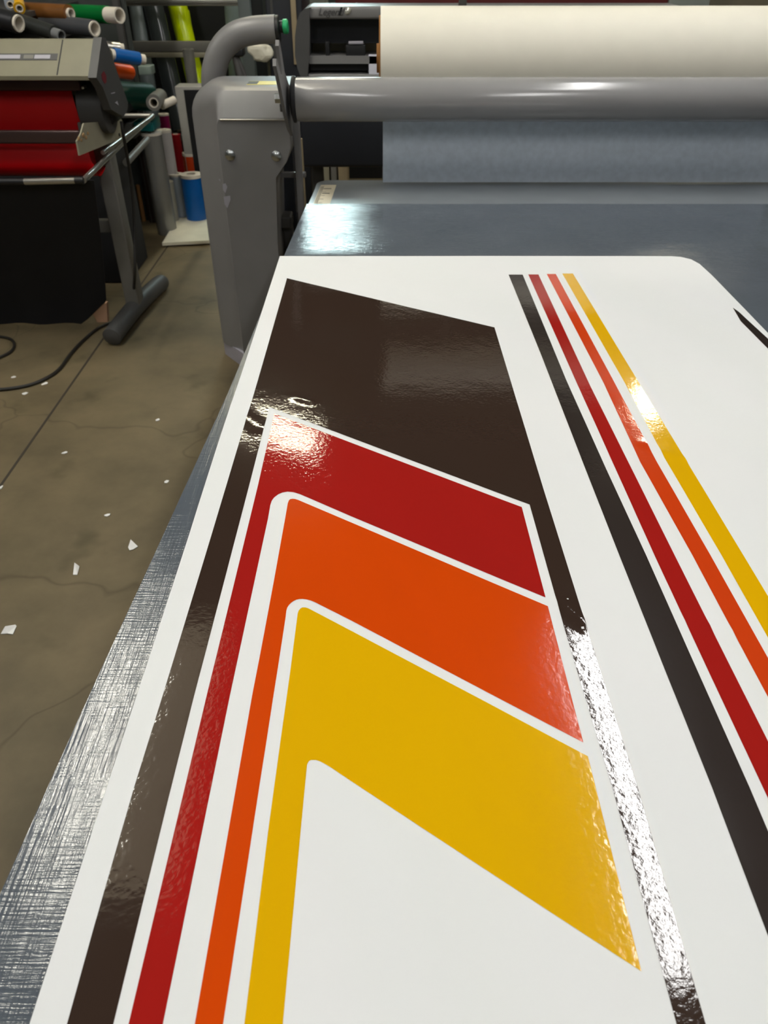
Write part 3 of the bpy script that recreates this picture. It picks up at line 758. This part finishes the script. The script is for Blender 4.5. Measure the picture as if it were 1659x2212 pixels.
# black storage bin under those rolls
def seg_box(label, u0, u1, v0, v1, Y, dep, m, name, cat, zmin=None, bev=.004, group=None):
    a = onY(u0, v0, Y); b = onY(u1, v1, Y)
    return tag(obj(name, B(a.x, b.x, Y, Y+dep, b.z if zmin is None else zmin, a.z, bev=bev), m), label, cat, group)
rk = thing('roll_rack', 'dark storage rack holding the rolls above and beside the plotter', 'rack', (-2.4, 5.6, 0))
obj('back_panel', B(-4.4, -1.62, 5.72, 5.76, .0, 2.3), colr('dim_rack_panel', 60, 64, 62, .7), rk, smooth=False)
for x in (-3.3, -2.5, -1.66):
    obj('upright', B(x-.02, x+.02, 4.62, 4.66, 0, 2.2, bev=.003), M_greyd, rk) if x < -2.6 else obj('upright', B(x-.02, x+.02, 5.66, 5.70, 0, 2.2, bev=.003), M_greyd, rk)
z = onY(300, 240, 5.0).z
obj('shelf', B(-4.2, -1.56, 4.95, 5.7, z-.04, z), M_blackp, rk, smooth=False)
for v, n in ((75, 'shelf'), (12, 'shelf')):
    z = onY(100, v, 4.9).z-.02
    obj(n, B(-4.2, -1.9, 4.6, 5.7, z-.03, z-.005), M_greyd, rk, smooth=False)
seg_box('teal box behind the plotter basket frame', 288, 332, 264, 284, 5.35, .2, colr('teal_card', 20, 110, 112), 'teal_box', 'box')
seg_box('small pale green carton beside the orange roll', 297, 328, 143, 162, 5.6, .1, colr('pale_green_card', 128, 142, 134), 'small_carton', 'carton')
seg_box('grey storage crate behind the basket frame', 264, 292, 265, 300, 5.4, .25, colr('grey_crate', 96, 96, 92), 'storage_crate', 'box')

# shelving behind with upright glossy rolls
GS = 'glossy rolls leaning in the back shelving'
sh = thing('metal_shelving', 'grey metal shelving with glossy rolls behind the control arm', 'shelving', (-1.5, 7.0, 0))
SY = 6.9
for v, m_, th in ((4, M_alu, .035), (9, M_alu, .02), (100, M_leg, .07), (118, M_beigeplate, .035)):
    a = onY(262, v, SY); b = onY(524, v, SY)
    obj('shelf_beam', B(a.x-.2, b.x, SY-.02, SY+.02, a.z-th/2, a.z+th/2, bev=.004), m_, sh)
for u in (531, 262):
    a = onY(u, 60, SY)
    obj('post', B(a.x-.04, a.x+.05, SY-.03, SY+.04, 0, 2.3, bev=.005), colr('galvanised_post', 128, 136, 138, .4, metal=.3), sh)
a = onY(262, 60, 7.6); b = onY(545, 60, 7.6)
obj('back_panel', B(a.x-.4, b.x+.1, 7.6, 7.63, 0, 2.3), M_blackp, sh, smooth=False)
obj('shelf', B(a.x-.3, b.x, SY, 7.6, .30, .34), M_greyd, sh, smooth=False)
def lean_roll(label, u0, v0, u1, v1, Y, w, m):
    A = onY(u1, v1, Y); T = onY(u0, v0, Y+.05)
    d = (A-T); s = (A.z-.36)/max(.01, -d.z/d.length) if d.z < 0 else 0
    E = A+d.normalized()*s*0.98
    t = Y/ray(u1, v1).y
    roll(label, E, T-d.normalized()*.35, w*t/F/2, m, GS, core=.5)
M_lime = colr('lime_vinyl', 196, 220, 0, .2)
lean_roll('lime yellow glossy roll leaning in the back shelving', 385, 20, 402, 90, 7.08, 40, M_lime)
lean_roll('dark glossy roll left of the lime roll', 333, 20, 349, 90, 7.08, 42, colr('glossy_charcoal', 66, 72, 74, .15))
lean_roll('pale grey glossy roll two places left of the lime roll', 296, 20, 306, 90, 7.10, 34, colr('glossy_grey', 118, 128, 132, .2))
lean_roll('slim dark roll at the left end of the glossy rolls', 268, 20, 276, 90, 7.12, 22, colr('glossy_dark_grey', 60, 66, 66, .2))
lean_roll('narrow lime roll in the lower bay by the control arm', 418, 125, 424, 160, 7.3, 16, M_lime)
lean_roll('pale grey-green roll seen under the bend of the control arm', 503, 20, 512, 165, 7.2, 34, colr('pale_sage_film', 128, 142, 140, .5))
# crumpled paper and brace behind the control arm
p = onY(563, 112, 5.5)
bm = bmesh.new(); bmesh.ops.create_icosphere(bm, subdivisions=3, radius=.06)
for v in bm.verts:
    n_ = noise.noise(v.co*22+Vector((3, 1, 2))); v.co = v.co*(1+.35*n_); v.co.x *= 1.15; v.co.z *= .95; v.co.y *= .6
    v.co += p
tag(obj('crumpled_paper', bm, M_offw, smooth=False), 'crumpled cream paper hanging behind the control arm', 'paper')
a = onY(506, 112, 4.6); b = onY(545, 205, 4.6)
cs = thing('black_cabinet', 'tall black cabinet between the shelving and the white-labelled plotter', 'cabinet', (-.9, 5.7, 0))
a = onY(577, 60, 5.6); b = onY(655, 60, 5.6)
obj('body', B(a.x, b.x, 5.6, 6.2, 0, 1.5, bev=.01), M_navy, cs)
obj('door_seam', B(a.x+.03, a.x+.045, 5.595, 5.601, 0.02, 1.48), M_greyd, cs, smooth=False)
b2 = onY(634, 20, 5.55)
obj('trim_strip', B(b2.x-.02, b2.x+.012, 5.58, 5.60, 1.0, 1.45, bev=.003), M_wood, cs)
st_ = thing('stool', 'black stool frame behind the laminator housing', 'stool', (-1.0, 4.65, 0))
a = onY(506, 112, 4.6); b = onY(548, 215, 4.6)
d = (b-a).normalized(); b = b+d*(b.z/abs(d.z))*.98
a2 = Vector((2*a.x-b.x+.1, 4.9, .0)) 
obj('leg', tube(bmesh.new(), [a, b], .017, 12), M_greyd, st_)
obj('leg', tube(bmesh.new(), [a, (a.x+.22, 4.45, .01)], .017, 12), M_greyd, st_)
obj('leg', tube(bmesh.new(), [a, (a.x+.05, 5.0, .01)], .017, 12), M_greyd, st_)
obj('hub', B(a.x-.07, a.x+.05, 4.57, 4.66, a.z-.02, a.z+.02, bev=.01), M_blackp, st_)

# second plotter behind the roll
cu = thing('grey_plotter', 'grey and black wide plotter standing behind the release paper roll', 'plotter', (.4, 4.7, 0))
Y2 = 4.55
a = onY(664, 14, Y2); b = onY(668, 42, Y2)
XR2 = 1.5
bm = B(a.x, XR2, Y2, Y2+.26, b.z, a.z, bev=.012); ft = obj('front_beam', bm, M_grey, cu)
# side cover
pp = [onY(u, v, Y2-.01) for u, v in ((672, 16), (658, 19), (648, 28), (641, 46), (637, 80), (637, 120), (643, 150), (650, 168), (664, 168), (668, 120), (669, 60), (668, 26))]
bm = prism(bmesh.new(), pp, (0, .34, 0)); bevel_all(bm, .006, 2, 40); obj('side_cover', bm, M_cap, cu)
c = onY(669, 165, Y2); g = onY(669, 98, Y2)
obj('carriage_housing', B(c.x, XR2, Y2+.10, Y2+.24, g.z, b.z), M_navy, cu, smooth=False)
obj('platen', B(c.x, XR2, Y2+.01, Y2+.24, onY(669, 124, Y2).z-.03, onY(669, 122, Y2).z), M_grey, cu)
obj('paper_guide', B(c.x, XR2, Y2+.22, Y2+.24, onY(669, 122, Y2).z, g.z), M_beigeplate, cu, smooth=False)
obj('lower_body', B(c.x, XR2, Y2+.06, Y2+.30, c.z+.02, onY(669, 124, Y2).z-.03), M_blackp, cu, smooth=False)
obj('lower_beam', B(c.x-.01, XR2, Y2-.0, Y2+.30, c.z-.03, onY(669, 161, Y2).z, bev=.006), M_grey, cu)
p = onY(768, 91, Y2+.06)
obj('cutter_head', B(p.x-.05, p.x+.05, Y2+.03, Y2+.10, p.z-.06, p.z-.01, bev=.004), M_blackp, cu)
obj('head_label', B(p.x-.035, p.x+.04, Y2+.025, Y2+.05, p.z-.006, p.z+.006, bev=.002), M_foot, cu)
p = onY(712, 108, Y2+.06)
obj('pinch_roller', B(p.x-.02, p.x+.0, Y2+.03, Y2+.10, p.z-.03, p.z+.04, bev=.004), M_blackp, cu)
# lettering and chrome badge on the front beam
cuv = bpy.data.curves.new('lettering', 'FONT'); cuv.body = 'Legend'; cuv.size = .044; cuv.extrude = .001; cuv.shear = .35
to = bpy.data.objects.new('tmp_text', cuv); C.objects.link(to)
dg = bpy.context.evaluated_depsgraph_get(); me = bpy.data.meshes.new_from_object(to.evaluated_get(dg)); bpy.data.objects.remove(to)
bm = bmesh.new(); bm.from_mesh(me); bpy.data.meshes.remove(me)
p = onY(687, 33, Y2)
bmesh.ops.transform(bm, matrix=Matrix.Translation((p.x, Y2-.0012, p.z)) @ Matrix.Rotation(PI/2, 4, 'X'), verts=bm.verts)
obj('lettering', bm, M_cap, ft, smooth=False)['label'] = 'dark slanted lettering on the front beam'
p = onY(731, 33, Y2)
bm = bmesh.new()
prism(bm, [(p.x, Y2-.003, p.z), (p.x+.010, Y2-.003, p.z), (p.x+.022, Y2-.003, p.z+.034), (p.x+.012, Y2-.003, p.z+.034)], (0, .003, 0))
obj('slash_mark', bm, M_blackp, ft, smooth=False)
p = onY(752, 24, Y2)
bm = bmesh.new(); bmesh.ops.create_uvsphere(bm, u_segments=20, v_segments=10, radius=1, matrix=Matrix.Translation((p.x, Y2-.001, p.z)) @ Matrix.Rotation(-.75, 4, 'Y') @ Matrix.Diagonal((.020, .006, .012, 1)))
obj('badge', bm, mat('chrome_badge', srgb(250, 248, 236), .15, metal=.7), ft)
# stand of the second plotter: dark cover panel and legs
a = onY(648, 250, Y2+.1); b = onY(648, 358, Y2+.1)
obj('media_cover', B(a.x, XR2, Y2+.05, Y2+.12, b.z, c.z-.03, bev=.02), M_navy, cu)
for x in (-.38, .02, 1.3):
    obj('leg', B(x-.03, x+.03, Y2+.14, Y2+.2, 0, c.z-.03, bev=.004), M_greyd if x < 0 else M_grey, cu)
seg_box('white paper sheet standing on the plotter beside the cream roll', 796, 818, 117, 161, Y2+.01, .004, mat('white_card', srgb(225, 226, 238), .6), 'paper_sheet', 'paper')
# wooden strip and bits under the machines
a = onY(640, 300, 4.0); b = onY(660, 455, 4.0)
tag(obj('wooden_strip', B(a.x-.005, a.x+.028, 4.0, 4.02, .0, a.z, bev=.003), M_wood), 'raw wooden strip standing between machine post and table', 'wood')
for u0, u1, m_, l_ in ((694, 712, M_beigeplate, 'beige carton seen under the grey plotter, left one'), (714, 728, M_leg, 'grey carton seen under the grey plotter'), (730, 752, M_wood, 'light wooden block seen under the grey plotter')):
    seg_box(l_, u0, u1, 350, 395, 5.3, .2, m_, 'carton', 'carton', zmin=0)
# maroon cabinet and pale boards far behind
a = onY(722, -60, 6.9); b = onY(1440, 20, 6.9)
mcb = thing('storage_cabinet', 'dark cabinet with a maroon upper front showing above the grey plotter', 'cabinet', (a.x+1, 7.1, 0))
obj('body', B(a.x, b.x, 6.92, 7.4, 0, b.z-.02, bev=.004), M_blackp, mcb)
obj('upper_front', B(a.x, b.x, 6.9, 7.4, b.z-.02, a.z, bev=.004), colr('maroon_panel', 110, 44, 44, .5), mcb)
seg_box('pale printed box standing above the plotter side cover', 645, 704, -50, 14, 6.4, .3, colr('pale_green_grey', 150, 152, 138, .6), 'printed_box', 'box', zmin=0)
seg_box('pale carton at the upper right behind the cream roll', 1455, 1530, -50, 20, 6.9, .4, colr('pale_grey_card', 150, 158, 150, .6), 'carton', 'carton', zmin=0)
seg_box('brownish carton at the upper right corner', 1535, 1760, -50, 20, 7.1, .4, colr('olive_card', 120, 112, 92, .6), 'carton', 'carton', zmin=0)
w = bpy.data.worlds.new('world'); bpy.context.scene.world = w; w.use_nodes = True
w.node_tree.nodes['Background'].inputs[0].default_value = (.9, .95, 1, 1); w.node_tree.nodes['Background'].inputs[1].default_value = .02
